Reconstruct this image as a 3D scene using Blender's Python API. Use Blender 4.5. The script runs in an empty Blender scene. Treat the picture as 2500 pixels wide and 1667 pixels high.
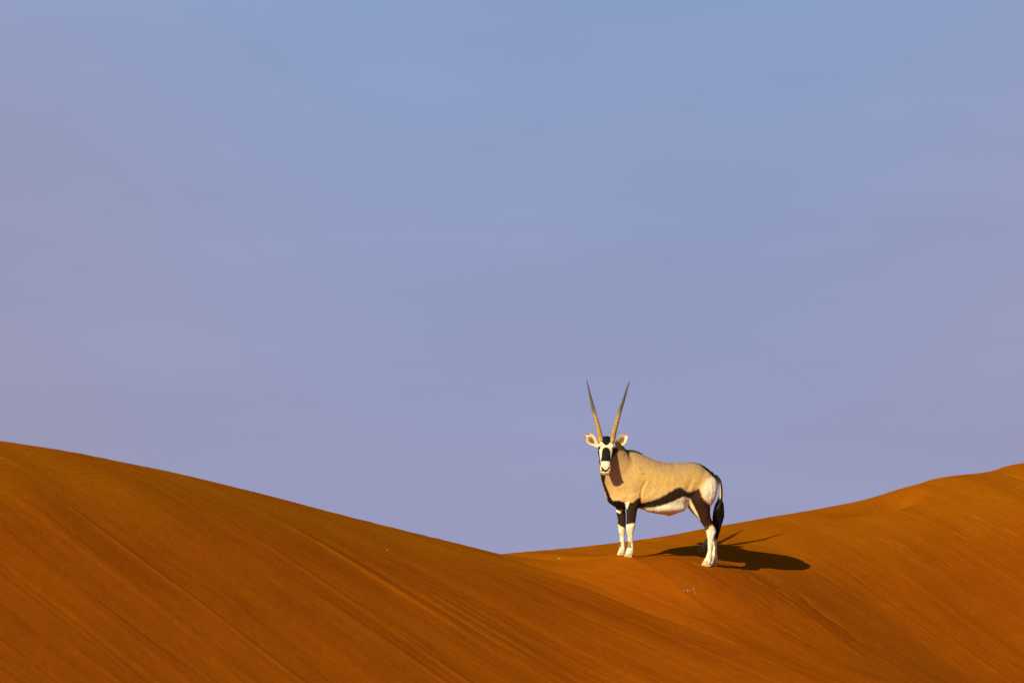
import bpy, bmesh, math, random
import numpy as np
from mathutils import Vector, Matrix

random.seed(7); rng = np.random.default_rng(7)
S = bpy.context.scene
COL = S.collection

# ------------------------------------------------------------------ camera
FPX = 8333.0                      # focal length in photo pixels (120 mm on 36 mm)
PITCH = math.atan((1368 - 833.5) / FPX)
CP, SP = math.cos(PITCH), math.sin(PITCH)
cd = bpy.data.cameras.new('camera'); cam = bpy.data.objects.new('camera', cd); COL.objects.link(cam)
cd.lens = 120; cd.sensor_width = 36; cd.clip_start = 0.5; cd.clip_end = 20000
cam.location = (0, 0, 0); cam.rotation_euler = (math.pi / 2 + PITCH, 0, 0)
S.camera = cam
# ------------------------------------------------------------------ sun + sky
SUN_TRAVEL = Vector((1.15, 1.58, -0.985)).normalized()   # direction the light travels
sun_d = bpy.data.lights.new('sun', 'SUN'); sun = bpy.data.objects.new('sun', sun_d); COL.objects.link(sun)
sun_d.energy = 5.0; sun_d.angle = math.radians(0.53); sun_d.color = (1.0, 0.83, 0.50)
sun.rotation_euler = SUN_TRAVEL.to_track_quat('-Z', 'Y').to_euler()
sun.location = (-20, -10, 30)
SUN_EL = math.asin(-SUN_TRAVEL.z)
SUN_ROT = math.atan2(-SUN_TRAVEL.x, -SUN_TRAVEL.y)
W = bpy.data.worlds.new('World'); S.world = W; W.use_nodes = True
nt = W.node_tree; nt.nodes.clear()
N = nt.nodes.new; L = nt.links.new
out = N('ShaderNodeOutputWorld'); bg = N('ShaderNodeBackground'); bg.inputs['Strength'].default_value = 0.06
sky = N('ShaderNodeTexSky'); sky.sky_type = 'NISHITA'; sky.sun_disc = False
sky.sun_elevation = SUN_EL; sky.sun_rotation = SUN_ROT
sky.air_density = 1.0; sky.dust_density = 0.6; sky.ozone_density = 1.5
tc = N('ShaderNodeTexCoord'); sep = N('ShaderNodeSeparateXYZ'); L(tc.outputs['Generated'], sep.inputs[0])
# hazy low band of the sky: mauve near the dunes, clearer blue above, fading into the open sky
noi = N('ShaderNodeTexNoise'); noi.inputs['Scale'].default_value = 9; noi.inputs['Detail'].default_value = 3
mp = N('ShaderNodeMapping'); mp.inputs['Scale'].default_value = (1, 1, 2.5)
L(tc.outputs['Generated'], mp.inputs['Vector']); L(mp.outputs[0], noi.inputs['Vector'])
add = N('ShaderNodeMath'); add.operation = 'MULTIPLY_ADD'; L(noi.outputs['Fac'], add.inputs[0]); add.inputs[1].default_value = 0.05; 
sub = N('ShaderNodeMath'); sub.operation = 'ADD'; L(sep.outputs['Z'], sub.inputs[0]); sub.inputs[1].default_value = -0.025
L(sub.outputs[0], add.inputs[2])
mr = N('ShaderNodeMapRange'); mr.inputs['From Min'].default_value = 0.0; mr.inputs['From Max'].default_value = 0.17
L(add.outputs[0], mr.inputs['Value'])
ramp = N('ShaderNodeValToRGB'); L(mr.outputs[0], ramp.inputs[0])
def lin(r, g, b):
    f = lambda c: (c / 255 / 12.92) if c / 255 <= 0.04045 else ((c / 255 + 0.055) / 1.055) ** 2.4
    return (f(r), f(g), f(b), 1)
el = ramp.color_ramp.elements
el[0].position = 0.0; el[0].color = lin(154, 156, 190)
el[1].position = 1.0; el[1].color = lin(137, 160, 202)
e = el.new(0.35); e.color = lin(148, 155, 192)
e = el.new(0.65); e.color = lin(144, 158, 196)
dx_ = N('ShaderNodeMath'); dx_.operation = 'ABSOLUTE'; ofs = N('ShaderNodeMath'); ofs.operation = 'ADD'; ofs.inputs[1].default_value = -.022
L(sep.outputs['X'], ofs.inputs[0]); L(ofs.outputs[0], dx_.inputs[0])
wv = N('ShaderNodeMath'); wv.operation = 'MULTIPLY_ADD'; wv.inputs[1].default_value = .06; L(noi.outputs['Fac'], wv.inputs[0]); L(dx_.outputs[0], wv.inputs[2])
du = N('ShaderNodeMapRange'); du.interpolation_type = 'SMOOTHSTEP'; du.inputs['From Min'].default_value = .075; du.inputs['From Max'].default_value = .215; du.inputs['To Max'].default_value = .62
L(wv.outputs[0], du.inputs['Value'])
dz = N('ShaderNodeMapRange'); dz.interpolation_type = 'SMOOTHSTEP'; dz.inputs['From Min'].default_value = .03; dz.inputs['From Max'].default_value = .20; dz.inputs['To Min'].default_value = 1; dz.inputs['To Max'].default_value = .48
L(sep.outputs['Z'], dz.inputs['Value'])
df = N('ShaderNodeMath'); df.operation = 'MULTIPLY'; L(du.outputs[0], df.inputs[0]); L(dz.outputs[0], df.inputs[1])
dm = N('ShaderNodeMix'); dm.data_type = 'RGBA'; dm.inputs['B'].default_value = lin(157, 152, 178); L(df.outputs[0], dm.inputs['Factor']); L(ramp.outputs[0], dm.inputs['A'])
gain = N('ShaderNodeVectorMath'); gain.operation = 'SCALE'; gain.inputs['Scale'].default_value = 1 / 0.06
mp2 = N('ShaderNodeMapping'); mp2.inputs['Scale'].default_value = (1, 1, 4); mp2.inputs['Rotation'].default_value = (0, .12, 0); L(tc.outputs['Generated'], mp2.inputs['Vector'])
n2 = N('ShaderNodeTexNoise'); n2.inputs['Scale'].default_value = 7; n2.inputs['Detail'].default_value = 5; n2.inputs['Roughness'].default_value = .55; L(mp2.outputs[0], n2.inputs['Vector'])
br = N('ShaderNodeMapRange'); br.inputs['From Min'].default_value = .3; br.inputs['From Max'].default_value = .7; br.inputs['To Min'].default_value = .955; br.inputs['To Max'].default_value = 1.045; L(n2.outputs['Fac'], br.inputs['Value'])
thin = N('ShaderNodeVectorMath'); thin.operation = 'SCALE'; L(dm.outputs['Result'], thin.inputs[0]); L(br.outputs[0], thin.inputs['Scale'])
L(thin.outputs[0], gain.inputs[0])
mr2 = N('ShaderNodeMapRange'); mr2.interpolation_type = 'SMOOTHSTEP'
mr2.inputs['From Min'].default_value = 0.17; mr2.inputs['From Max'].default_value = 0.55
L(sep.outputs['Z'], mr2.inputs['Value'])
mix = N('ShaderNodeMix'); mix.data_type = 'RGBA'
L(mr2.outputs[0], mix.inputs['Factor']); L(gain.outputs[0], mix.inputs['A']); L(sky.outputs[0], mix.inputs['B'])
L(mix.outputs['Result'], bg.inputs['Color']); L(bg.outputs[0], out.inputs['Surface'])

S.view_settings.view_transform = 'Standard'; S.view_settings.look = 'None'
S.view_settings.exposure = 0; S.view_settings.gamma = 1; S.view_settings.use_curve_mapping = False
S.cycles.max_bounces = 6

# ------------------------------------------------------------------ helpers
def unproj(px, py, Y):
    """photo pixel + depth -> world point"""
    dx, du = px - 1250.0, 833.5 - py
    d = np.array([dx, FPX * CP - du * SP, FPX * SP + du * CP])
    return d * (Y / d[1])
def smooth01(x, a, b):
    t = np.clip((x - a) / (b - a), 0, 1); return t * t * (3 - 2 * t)
def hermite(xs, ys):
    """monotone-ish cubic interpolation, vectorised"""
    xs = np.asarray(xs, float); ys = np.asarray(ys, float)
    d = np.diff(ys) / np.diff(xs); m = np.empty_like(ys)
    m[0], m[-1] = d[0], d[-1]; h = np.diff(xs)
    m[1:-1] = (d[:-1] * h[1:] + d[1:] * h[:-1]) / (h[1:] + h[:-1])
    def f(q):
        q = np.asarray(q, float); qc = np.clip(q, xs[0], xs[-1])
        i = np.clip(np.searchsorted(xs, qc) - 1, 0, len(xs) - 2)
        hh = xs[i + 1] - xs[i]; t = (qc - xs[i]) / hh
        v = ((2*t**3 - 3*t*t + 1) * ys[i] + (t**3 - 2*t*t + t) * hh * m[i]
             + (-2*t**3 + 3*t*t) * ys[i+1] + (t**3 - t*t) * hh * m[i+1])
        return v + np.where(q > xs[-1], (q - xs[-1]) * m[-1], 0) + np.where(q < xs[0], (q - xs[0]) * m[0], 0)
    return f
_perm = rng.permutation(4096); _val = rng.random(4096) * 2 - 1
def vnoise(x, y, seed=0):
    xi, yi = np.floor(x).astype(np.int64), np.floor(y).astype(np.int64)
    fx, fy = x - xi, y - yi
    fx = fx**3 * (fx * (fx * 6 - 15) + 10); fy = fy**3 * (fy * (fy * 6 - 15) + 10)
    def h(a, b): return _val[_perm[(_perm[(a + seed * 131) & 4095] + b) & 4095]]
    return ((h(xi, yi) * (1 - fx) + h(xi + 1, yi) * fx) * (1 - fy)
            + (h(xi, yi + 1) * (1 - fx) + h(xi + 1, yi + 1) * fx) * fy)
def fbm(x, y, seed=0, oct=4, gain=.5):
    s, a, f = 0, 1, 1
    for k in range(oct):
        s = s + a * vnoise(x * f + 17.3 * k, y * f - 9.1 * k, seed + k); a *= gain; f *= 2.03
    return s
def mesh_from(name, V, F, mat=None, parent=None, smooth=True):
    me = bpy.data.meshes.new(name); me.from_pydata([tuple(v) for v in V], [], [tuple(f) for f in F]); me.update()
    if smooth: me.polygons.foreach_set('use_smooth', [True] * len(me.polygons))
    o = bpy.data.objects.new(name, me); COL.objects.link(o)
    if mat: me.materials.append(mat)
    if parent: o.parent = parent
    return o
def new_mat(name):
    m = bpy.data.materials.new(name); m.use_nodes = True
    b = m.node_tree.nodes['Principled BSDF']; return m, m.node_tree, b

# ------------------------------------------------------------------ where the oryx stands
# animal units: z1 = pixels of a close-up of the animal; K metres per z1
K = 0.3316 / FPX * 40.0
ROOT = unproj(1380 + 700 * .3316, 900 + 1400 * .3316, 40.0)
YAW = math.radians(8); CY, SY = math.cos(YAW), math.sin(YAW)
def P(zx, zy, lat=0.0):
    """animal point: seen at (zx, zy), lat metres to its left (near) side"""
    xi = (zx - 700) * K; X = (xi - lat * SY) / CY
    return np.array([xi, X * SY - lat * CY, (1400 - zy) * K])
# hoof spots: (x, y bottom, lat)
HOOVES = {'nf': (462, 1392, .12), 'ff': (409, 1385, -.12), 'nh': (1030, 1455, .12), 'fh': (1090, 1453, -.03)}
SPOTS = [ROOT + P(*h) for h in HOOVES.values()]

# ------------------------------------------------------------------ dune shape
crest_px = [(-2200, 930, 28.5), (-1500, 960, 30.6), (-900, 988, 32.6), (-400, 1028, 34.3), (0, 1075, 35.8), (117, 1092.5, 0), (266, 1120.7, 0),
            (478, 1162.7, 0), (691, 1212, 0), (904, 1266, 0), (1116, 1321, 0), (1195, 1343.5, 0), (1228, 1352, 40.9),
            (1256, 1349, 41.0), (1356, 1341, 41.2), (1505, 1325, 41.6), (1622, 1309, 42.2), (1760, 1284, 43.0), (1888, 1260.5, 43.8),
            (2037, 1235, 44.7), (2127, 1216, 45.2), (2223, 1187, 45.7), (2262, 1177, 0), (2292, 1167, 0), (2316, 1162.5, 0),
            (2409, 1152, 46.7), (2441, 1146, 0), (2478, 1134, 0), (2500, 1130, 47.2), (2700, 1090, 48.1), (3200, 1010, 50.5), (4000, 950, 54), (5200, 930, 60)]
_kp = [(c[0], c[2]) for c in crest_px if c[2]]
_yf = np.interp([c[0] for c in crest_px], [k[0] for k in _kp], [k[1] for k in _kp])
CRW = np.array([unproj(c[0], c[1], y) for c, y in zip(crest_px, _yf)])
AX = np.array([.725, .689]); PERP = np.array([.689, -.725]); ORG = np.array([0.0, 40.0])
_t = (CRW[:, :2] - ORG) @ AX; _c = (CRW[:, :2] - ORG) @ PERP
_sel = [i for i, c in enumerate(crest_px) if c[2]]
cf = hermite(_t[_sel][::2], _c[_sel][::2])
hf = hermite(_t, CRW[:, 2])
_hk = np.linspace(_t[0], _t[-1], 400); _hv = hf(_hk)
_ker = np.exp(-.5 * (np.arange(-60, 61) * (_hk[1] - _hk[0]) / 1.5) ** 2); _ker /= _ker.sum()
_hs = np.convolve(np.pad(_hv, 60, mode='edge'), _ker, 'valid')
def h_smooth(t): return np.interp(t, _hk, _hs) + np.where(t > _hk[-1], 0, 0)
FLOOR = -2.7
def splus(x, w): return w * np.logaddexp(0, x / w)
def dune_tv(x, y):
    dx, dy = x - ORG[0], y - ORG[1]
    t = dx * AX[0] + dy * AX[1]; v = dx * PERP[0] + dy * PERP[1] - cf(np.clip(t, _t[0] - 5, _t[-1] + 5))
    return t, v
def dune_base(x, y):
    t, v = dune_tv(x, y)
    tc_ = np.clip(t, _t[0] - 2, _t[-1] + 2)
    m = smooth01(v, 0.05, 2.2)
    win = smooth01(tc_, -12, 1.0) * (1 - smooth01(tc_, 1.5, 10))
    vp = np.maximum(v, 0); vn = np.maximum(-v, 0)
    ts = tc_ - 1.0 * win * splus(np.minimum(vp, 6) - .75, .3)
    h = hf(tc_) * (1 - m) + h_smooth(ts) * m
    Lw = np.interp(tc_, [-9, -3, -.5, .6, 2.2, 4.0, 5.5, 9], [1.0, .95, 1.10, 1.48, 1.78, 1.75, 1.5, 1.1])
    g = np.interp(tc_, [-9, -3, .1, .8, 1.3, 2.5, 4, 9], [.24, .29, .25, .06, .07, .14, .23, .23])
    sl = np.interp(tc_, [-6, -2.5, .5, 3, 6], [.65, .61, .52, .51, .52])
    Lw = Lw + .10 * vnoise(tc_ * .9, tc_ * 0, 5)
    F = g * vp + (sl - g) * (splus(vp - Lw, .34) - splus(-Lw, .34))
    F = F + ((sl - g) * Lw - .42) * smooth01(vp, Lw - .1, Lw + 2.6)
    bk = np.interp(tc_, [-2, 1, 4], [.18, .22, .42])
    B = bk * (np.sqrt(vn**2 + .04) - .2)
    z = h - F - B - .13 * smooth01(tc_, 5.6, 6.9) * (1 - smooth01(tc_, 7.1, 7.9)) * np.exp(-((v - .30) / .17) ** 2)
    return FLOOR + splus(z - FLOOR, .35)
# fall lines: a coordinate that is constant along the avalanche streaks of the slip face
def streak_uv(x, y):
    t, v = dune_tv(x, y); vv = np.clip(v - .7, -.5, 9); u = t
    for _ in range(12):
        a = .15 - .15 * np.tanh((u - 2.4) / 2.4)
        u = u * .4 + .6 * (t - vv * a)
    return u, v
_spot_dz = None
def dune_z(x, y):
    z = dune_base(x, y)
    if _spot_dz is not None:
        num = 0; den = .15
        for (sx, sy, sz), d in zip(SPOTS, _spot_dz):
            w = np.exp(-((x - sx)**2 + (y - sy)**2) / (2 * .33**2)); num = num + w * d; den = den + w
        reach = 1
        z = z + num / den * (1.15)
    return z
def calc_spots():
    global _spot_dz
    tgt = np.array([s[2] + .012 for s in SPOTS]); base = np.array([float(dune_base(np.array(s[0]), np.array(s[1]))) for s in SPOTS])
    _spot_dz = tgt - base
    for _ in range(40):
        cur = np.array([float(dune_z(np.array(s[0]), np.array(s[1]))) for s in SPOTS]); _spot_dz = _spot_dz + (tgt - cur) * .7
    print('spot dz', _spot_dz, 'err', tgt - cur, 'base err', tgt - base)
calc_spots()
def _scar_uv(px, py):
    ys = np.linspace(33, 50, 1200); d = np.array([unproj(px, py, y) for y in ys]); z = dune_z(d[:, 0], d[:, 1])
    i = np.argmax(d[:, 2] < z); u, v = streak_uv(d[i:i+1, 0], d[i:i+1, 1]); return float(u[0]), float(v[0])
SCARS = [(_scar_uv(px, py), dep, sz) for px, py, dep, sz in [(1757, 1394, .8, .7), (1802, 1405, .6, .6), (1832, 1411, 1, .9), (1842, 1424, .7, .6), (1895, 1438, .9, 1.0), (1890, 1426, .5, .6), (1945, 1446, 1, 1.2),
          (1972, 1470, .8, 1.3), (2010, 1497, .7, 1.5), (2040, 1530, .6, 1.4), (1700, 1420, .4, .5), (2080, 1568, .5, 1.4), (1640, 1436, .4, .6), (1925, 1470, .5, .9)]]
def relief(x, y):
    """real small relief: avalanche streaks, wind ripples, scuffs"""
    u, v = streak_uv(x, y)
    st = np.interp(u, [-9, -2, 1, 4, 9], [.8, .9, 1.4, 1.2, .7])
    face = smooth01(v + .25 * vnoise(u * 1.3, v * .2, 8), st, st + 1.0)
    wob = u + .06 * vnoise(u * .5, v * .35, 3) + .012 * vnoise(u * 3, v * .9, 9)
    patch = smooth01(fbm(u * .55, v * .20, 31, 2), -.25, .6)
    s = .004 * vnoise(wob * 1.6, v * .10, 11) + .0032 * vnoise(wob * 5, v * .22, 12) * (.3 + patch) + .0028 * vnoise(wob * 12, v * .30, 13) * (.1 + patch) + .0009 * vnoise(wob * 27, v * 1.1, 14) * (.1 + patch)
    rid = 1 - np.abs(vnoise(wob * 2.6, v * .07, 21)); rid = smooth01(rid, .89, 1.0) * smooth01(vnoise(u * .9 + 9, v * .30, 22), -.25, .3)
    rid2 = 1 - np.abs(vnoise(wob * 6.1 + 3, v * .12, 24)); rid2 = smooth01(rid2, .88, 1.0) * smooth01(vnoise(u * 1.4 + 4, v * .45, 25), -.1, .4)
    rid3 = 1 - np.abs(vnoise(wob * 3.7 + 7, v * .06, 26)); rid3 = smooth01(rid3, .93, 1.0) * smooth01(vnoise(u * 1.1 + 2, v * .25, 27), -.3, .2)
    rid4 = 1 - np.abs(vnoise(wob * 9.5 + 1, v * .16, 28)); rid4 = smooth01(rid4, .86, 1.0) * smooth01(vnoise(u * 1.7 + 5, v * .5, 29), -.15, .3)
    s = s + .009 * rid + .006 * rid2 - .008 * rid3 + .0038 * rid4
    lump = .016 * fbm(x * .55, y * .55, 41, 3) * (.25 + .75 * smooth01(np.abs(v), .2, 1.2))
    rip = .0022 * np.sin((x * .8 - y * .45) * 58 + 5 * fbm(x * 1.2, y * .9, 51, 2)) * smooth01(fbm(x * .7, y * .5, 52, 2), -.2, .5) * (1 - face)
    # small dashes of slumped crust below the ledge
    da = smooth01(vnoise(wob * 15, v * 2.2, 33), .45, .7) * smooth01(fbm(u * .8, v * .5, 34, 2), -.1, .5) * smooth01(v, .8, 1.6) * (1 - smooth01(v, 3.2, 4.6))
    s2 = .007 * da * np.interp(u, [-3, -1, 4, 6], [.1, 1, 1, .3])
    sc = 0
    for (cx, cy, sz) in SCARS:
        du_, dv_ = (u - cx[0]), (v - cx[1])
        w = np.exp(-(du_ / (.045 * sz)) ** 2 - (np.maximum(dv_, 0) / (.30 * sz)) ** 2 - (np.minimum(dv_, 0) / (.05 * sz)) ** 2)
        sc = sc - .011 * cy * w * (1 + .8 * vnoise(x * 9, y * 9, 71))
    grit = .0012 * vnoise(x * 21, y * 21, 61) + .0010 * vnoise(x * 43, y * 37, 62)
    return s * face + lump + rip + s2 + sc + grit
def fine(x, y):
    z = dune_z(x, y) + relief(x, y)
    far = smooth01(np.hypot(x, y - 40), 60, 220)                # low dunes out on the plain
    z = z + far * (1.5 * fbm(x / 95, y / 70, 95, 3) - .2)
    z = np.where(far > 0, np.minimum(z, -.55 + (z + .55) * (1 - far)), z)
    for sx, sy, sz in SPOTS:
        r2 = (x - sx)**2 + (y - sy)**2
        w = np.exp(-r2 / (2 * .16**2)); z = z * (1 - w) + w * dune_z(x, y)
        z = z + .010 * np.exp(-(np.sqrt(r2) - .10)**2 / (2 * .03**2))
    return z
def axis(lo, hi, step, far):
    core = np.arange(lo, hi + step / 2, step); g = [step]
    o = []; p = hi
    while p < far: g.append(g[-1] * 1.22); p += g[-1]; o.append(p)
    g = [step]; q = []; p = lo
    while p > -far: g.append(g[-1] * 1.22); p -= g[-1]; q.append(p)
    return np.array(q[::-1] + list(core) + o)
gx = axis(-8.3, 9.3, .0185, 6000); gy = axis(29.5, 49.0, .025, 6000)
GX, GY = np.meshgrid(gx, gy)
GZ = fine(GX, GY)
nx, ny = len(gx), len(gy)
me = bpy.data.meshes.new('sand_dune')
co = np.stack([GX, GY, GZ], -1).reshape(-1, 3)
idx = np.arange(nx * ny).reshape(ny, nx)
q = np.stack([idx[:-1, :-1], idx[:-1, 1:], idx[1:, 1:], idx[1:, :-1]], -1).reshape(-1, 4)
me.vertices.add(len(co)); me.vertices.foreach_set('co', co.ravel())
me.loops.add(q.size); me.loops.foreach_set('vertex_index', q.ravel())
me.polygons.add(len(q)); me.polygons.foreach_set('loop_start', np.arange(len(q)) * 4)
me.polygons.foreach_set('use_smooth', np.ones(len(q), bool)); me.update(calc_edges=True)
U_, V_ = streak_uv(GX, GY)
at = me.attributes.new('flow', 'FLOAT_VECTOR', 'POINT')
at.data.foreach_set('vector', np.stack([U_, V_, V_ * 0], -1).ravel())
dune = bpy.data.objects.new('sand_dune', me); COL.objects.link(dune); dune['kind'] = 'structure'

def sand_material():
    m, t, b = new_mat('sand'); n = t.nodes.new; l = t.links.new
    a = n('ShaderNodeAttribute'); a.attribute_name = 'flow'; a.attribute_type = 'GEOMETRY'
    def noise(scale_vec, scale, detail, rough=.55, dist=0, src=None):
        mpn = n('ShaderNodeMapping'); mpn.inputs['Scale'].default_value = scale_vec; l(src or a.outputs['Vector'], mpn.inputs['Vector'])
        x = n('ShaderNodeTexNoise'); x.inputs['Scale'].default_value = scale; x.inputs['Detail'].default_value = detail
        x.inputs['Roughness'].default_value = rough; x.inputs['Distortion'].default_value = dist
        l(mpn.outputs[0], x.inputs['Vector']); return x.outputs['Fac']
    tco = n('ShaderNodeTexCoord')
    def math_(op, x, y):
        k = n('ShaderNodeMath'); k.operation = op
        for i, s in enumerate((x, y)):
            if isinstance(s, (int, float)): k.inputs[i].default_value = s
            else: l(s, k.inputs[i])
        return k.outputs[0]
    s1 = noise((1, .10, 1), 2.2, 5, .6)          # broad mineral streaks down the slip face
    s2 = noise((1, .045, 1), 9, 4, .6)           # fine streaks
    s3 = noise((1, 1, 1), .55, 3)                # broad patches
    g = noise((1, 1, 1), 55, 2, .6, 0, tco.outputs['Object'])
    v = math_('ADD', math_('MULTIPLY', s1, .36), math_('MULTIPLY', s2, .15))
    v = math_('ADD', v, math_('MULTIPLY', s3, .26)); v = math_('ADD', v, math_('MULTIPLY', g, .18))
    r = n('ShaderNodeValToRGB'); l(v, r.inputs[0]); el = r.color_ramp.elements
    el[0].position = .36; el[0].color = (.285, .065, .0022, 1)
    el[1].position = .66; el[1].color = (.420, .112, .0034, 1)
    e = el.new(.50); e.color = (.350, .0865, .0028, 1)
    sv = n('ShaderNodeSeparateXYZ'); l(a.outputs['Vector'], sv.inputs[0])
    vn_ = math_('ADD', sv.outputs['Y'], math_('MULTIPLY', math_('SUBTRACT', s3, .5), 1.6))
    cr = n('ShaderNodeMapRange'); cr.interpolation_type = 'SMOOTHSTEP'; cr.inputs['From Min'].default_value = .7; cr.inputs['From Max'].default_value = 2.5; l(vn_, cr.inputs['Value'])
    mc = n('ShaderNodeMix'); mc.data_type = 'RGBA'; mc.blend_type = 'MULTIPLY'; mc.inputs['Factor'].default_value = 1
    cc = n('ShaderNodeMix'); cc.data_type = 'RGBA'; cc.inputs['A'].default_value = (1.06, 1.24, 1, 1); cc.inputs['B'].default_value = (.955, .935, 1, 1); l(cr.outputs[0], cc.inputs['Factor'])  # yellower crest sand; extra lightness painted in to offset the crest tilt's dimming
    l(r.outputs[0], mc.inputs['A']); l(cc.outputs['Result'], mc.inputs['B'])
    fl = noise((1, .13, 1), 13, 3, .55, .3); fm = noise((1, .5, 1), .9, 2)
    fr = n('ShaderNodeMapRange'); fr.inputs['From Min'].default_value = .58; fr.inputs['From Max'].default_value = .67; l(fl, fr.inputs['Value'])
    fk = n('ShaderNodeMapRange'); fk.inputs['From Min'].default_value = .50; fk.inputs['From Max'].default_value = .66; fk.inputs['To Max'].default_value = .75; l(fm, fk.inputs['Value'])
    mf = n('ShaderNodeMix'); mf.data_type = 'RGBA'; mf.blend_type = 'MULTIPLY'; mf.inputs['B'].default_value = (1.55, 1.75, 2, 1)
    su = n('ShaderNodeMapRange'); su.interpolation_type = 'SMOOTHSTEP'; su.inputs['From Min'].default_value = -1.5; su.inputs['From Max'].default_value = .8; su.inputs['To Min'].default_value = .12; l(sv.outputs['X'], su.inputs['Value'])
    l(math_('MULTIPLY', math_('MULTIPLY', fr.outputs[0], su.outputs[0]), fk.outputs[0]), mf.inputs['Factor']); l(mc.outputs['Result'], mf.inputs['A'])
    cm = noise((1, 1, 1), 5, 6, .7, .6, tco.outputs['Object'])
    ck = n('ShaderNodeMapRange'); ck.inputs['From Min'].default_value = .35; ck.inputs['From Max'].default_value = .65; ck.inputs['To Min'].default_value = .93; ck.inputs['To Max'].default_value = 1.05; l(cm, ck.inputs['Value'])
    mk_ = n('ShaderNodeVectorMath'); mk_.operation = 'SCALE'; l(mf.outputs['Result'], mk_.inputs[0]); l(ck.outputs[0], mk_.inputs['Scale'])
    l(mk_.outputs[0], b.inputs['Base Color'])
    b.inputs['Roughness'].default_value = .95; b.inputs['Specular IOR Level'].default_value = .0
    bf = noise((1, .06, 1), 8, 3, .5); grain = noise((1, 1, 1), 160, 3, .7, 0, tco.outputs['Object'])
    bp1 = n('ShaderNodeBump'); bp1.inputs['Strength'].default_value = .28; bp1.inputs['Distance'].default_value = .012; l(bf, bp1.inputs['Height'])
    bp2 = n('ShaderNodeBump'); bp2.inputs['Strength'].default_value = .25; bp2.inputs['Distance'].default_value = .003; l(grain, bp2.inputs['Height'])
    l(bp1.outputs[0], bp2.inputs['Normal']); l(bp2.outputs[0], b.inputs['Normal'])
    return m
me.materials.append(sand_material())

# ------------------------------------------------------------------ oryx
root = bpy.data.objects.new('oryx', None); COL.objects.link(root); root.location = ROOT; root.empty_display_size = .3
root['label'] = 'tan oryx with long ringed horns standing on the dune crest facing the camera'
root['category'] = 'antelope'

VV, FF = [], []
def loft(rings):
    """rings: list of (n,3) arrays; closed mesh with end caps"""
    n = len(rings[0]); base = len(VV)
    for r in rings: VV.extend([tuple(p) for p in r])
    for i in range(len(rings) - 1):
        for j in range(n):
            a, b = base + i * n + j, base + i * n + (j + 1) % n
            FF.append((a, b, b + n, a + n))
    for ri, flip in ((0, True), (len(rings) - 1, False)):
        c = len(VV); VV.append(tuple(np.mean(rings[ri], 0)))
        for j in range(n):
            a, b = base + ri * n + j, base + ri * n + (j + 1) % n
            FF.append((b, a, c) if flip else (a, b, c))
def table(tab, step):
    """densify a table whose first column is the running coordinate"""
    tab = np.array(tab, float); x = tab[:, 0]
    m = max(4, int(abs(x[-1] - x[0]) / step)); q = np.linspace(x[0], x[-1], m)
    cols = [q]
    for k in range(1, tab.shape[1]):
        if x[-1] > x[0]: cols.append(hermite(x, tab[:, k])(q))
        else: cols.append(hermite(-x, tab[:, k])(-q))
    return np.stack(cols, 1)
NS = 28; TH = np.linspace(0, 2 * np.pi, NS, endpoint=False); CT, ST = np.cos(TH), np.sin(TH)
def sgnpow(a, p): return np.sign(a) * np.abs(a) ** p
# torso: zx, top, bottom, half width, narrowing upward
TORSO = [(296, 850, 950, .045, 0), (312, 790, 968, .075, .05), (345, 745, 1003, .115, .15), (400, 640, 1024, .150, .45), (430, 604, 1027, .168, .55), (460, 599, 1030, .185, .52),
         (520, 604, 1026, .205, .45), (600, 646, 1046, .228, .28), (700, 684, 1071, .252, .15), (780, 693, 1076, .258, .10),
         (850, 692, 1050, .250, .10), (900, 688, 1010, .240, .12), (950, 690, 972, .228, .15), (1000, 703, 960, .212, .18), (1060, 740, 950, .175, .15),
         (1100, 782, 935, .120, .1), (1122, 815, 905, .07, 0)]
rings = []
for zx, top, bot, hw, q in table(TORSO, 12):
    zc, hh = (top + bot) / 2, (bot - top) / 2
    r = []
    for c, s in zip(CT, ST):
        t = sgnpow(s, .92 if s > 0 else 1.0); w = hw * sgnpow(c, .92) * (1 - q * t)
        r.append(P(zx, zc - hh * t, 0) + np.array([SY * w, -CY * w, 0]))
    rings.append(np.array(r))
loft(rings)
def upright(tab, step=9, p=.95):
    """limb / neck from horizontal slices: zy, x front, x back, lat centre, half width"""
    rings = []
    for zy, xf, xb, lat, hw in table(tab, step):
        xc, hx = (xf + xb) / 2, (xb - xf) / 2
        rings.append(np.array([P(xc, zy, lat) + np.array([hx * K * sgnpow(c, p) + SY * hw * sgnpow(s, p), -CY * hw * sgnpow(s, p), 0]) for c, s in zip(CT, ST)]))
    loft(rings)
NECK = [(548, 318, 404, .09, .045), (566, 292, 422, .08, .060), (600, 272, 446, .07, .078), (640, 254, 462, .055, .088), (690, 247, 500, .04, .098), (740, 248, 525, .03, .112),
        (800, 259, 545, .015, .130), (860, 277, 550, .0, .150), (930, 298, 548, 0, .160), (985, 322, 530, 0, .150), (1015, 362, 505, 0, .11), (1030, 390, 480, 0, .07)]
upright(NECK)
NF = [(800, 440, 590, .11, .07), (880, 430, 582, .135, .075), (940, 434, 562, .142, .072), (985, 439, 553, .14, .064), (1020, 444, 537, .135, .056),
      (1050, 447, 526, .13, .050), (1100, 449, 519, .125, .042), (1130, 447, 514, .12, .039), (1165, 444, 511, .12, .038), (1190, 447, 504, .12, .034),
      (1215, 453, 497, .12, .028), (1260, 457, 493, .12, .0235), (1290, 458, 496, .12, .025), (1315, 455, 499, .12, .029), (1345, 443, 500, .12, .029),
      (1368, 432, 496, .12, .028), (1380, 428, 494, .12, .028)]
upright(NF)
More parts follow.
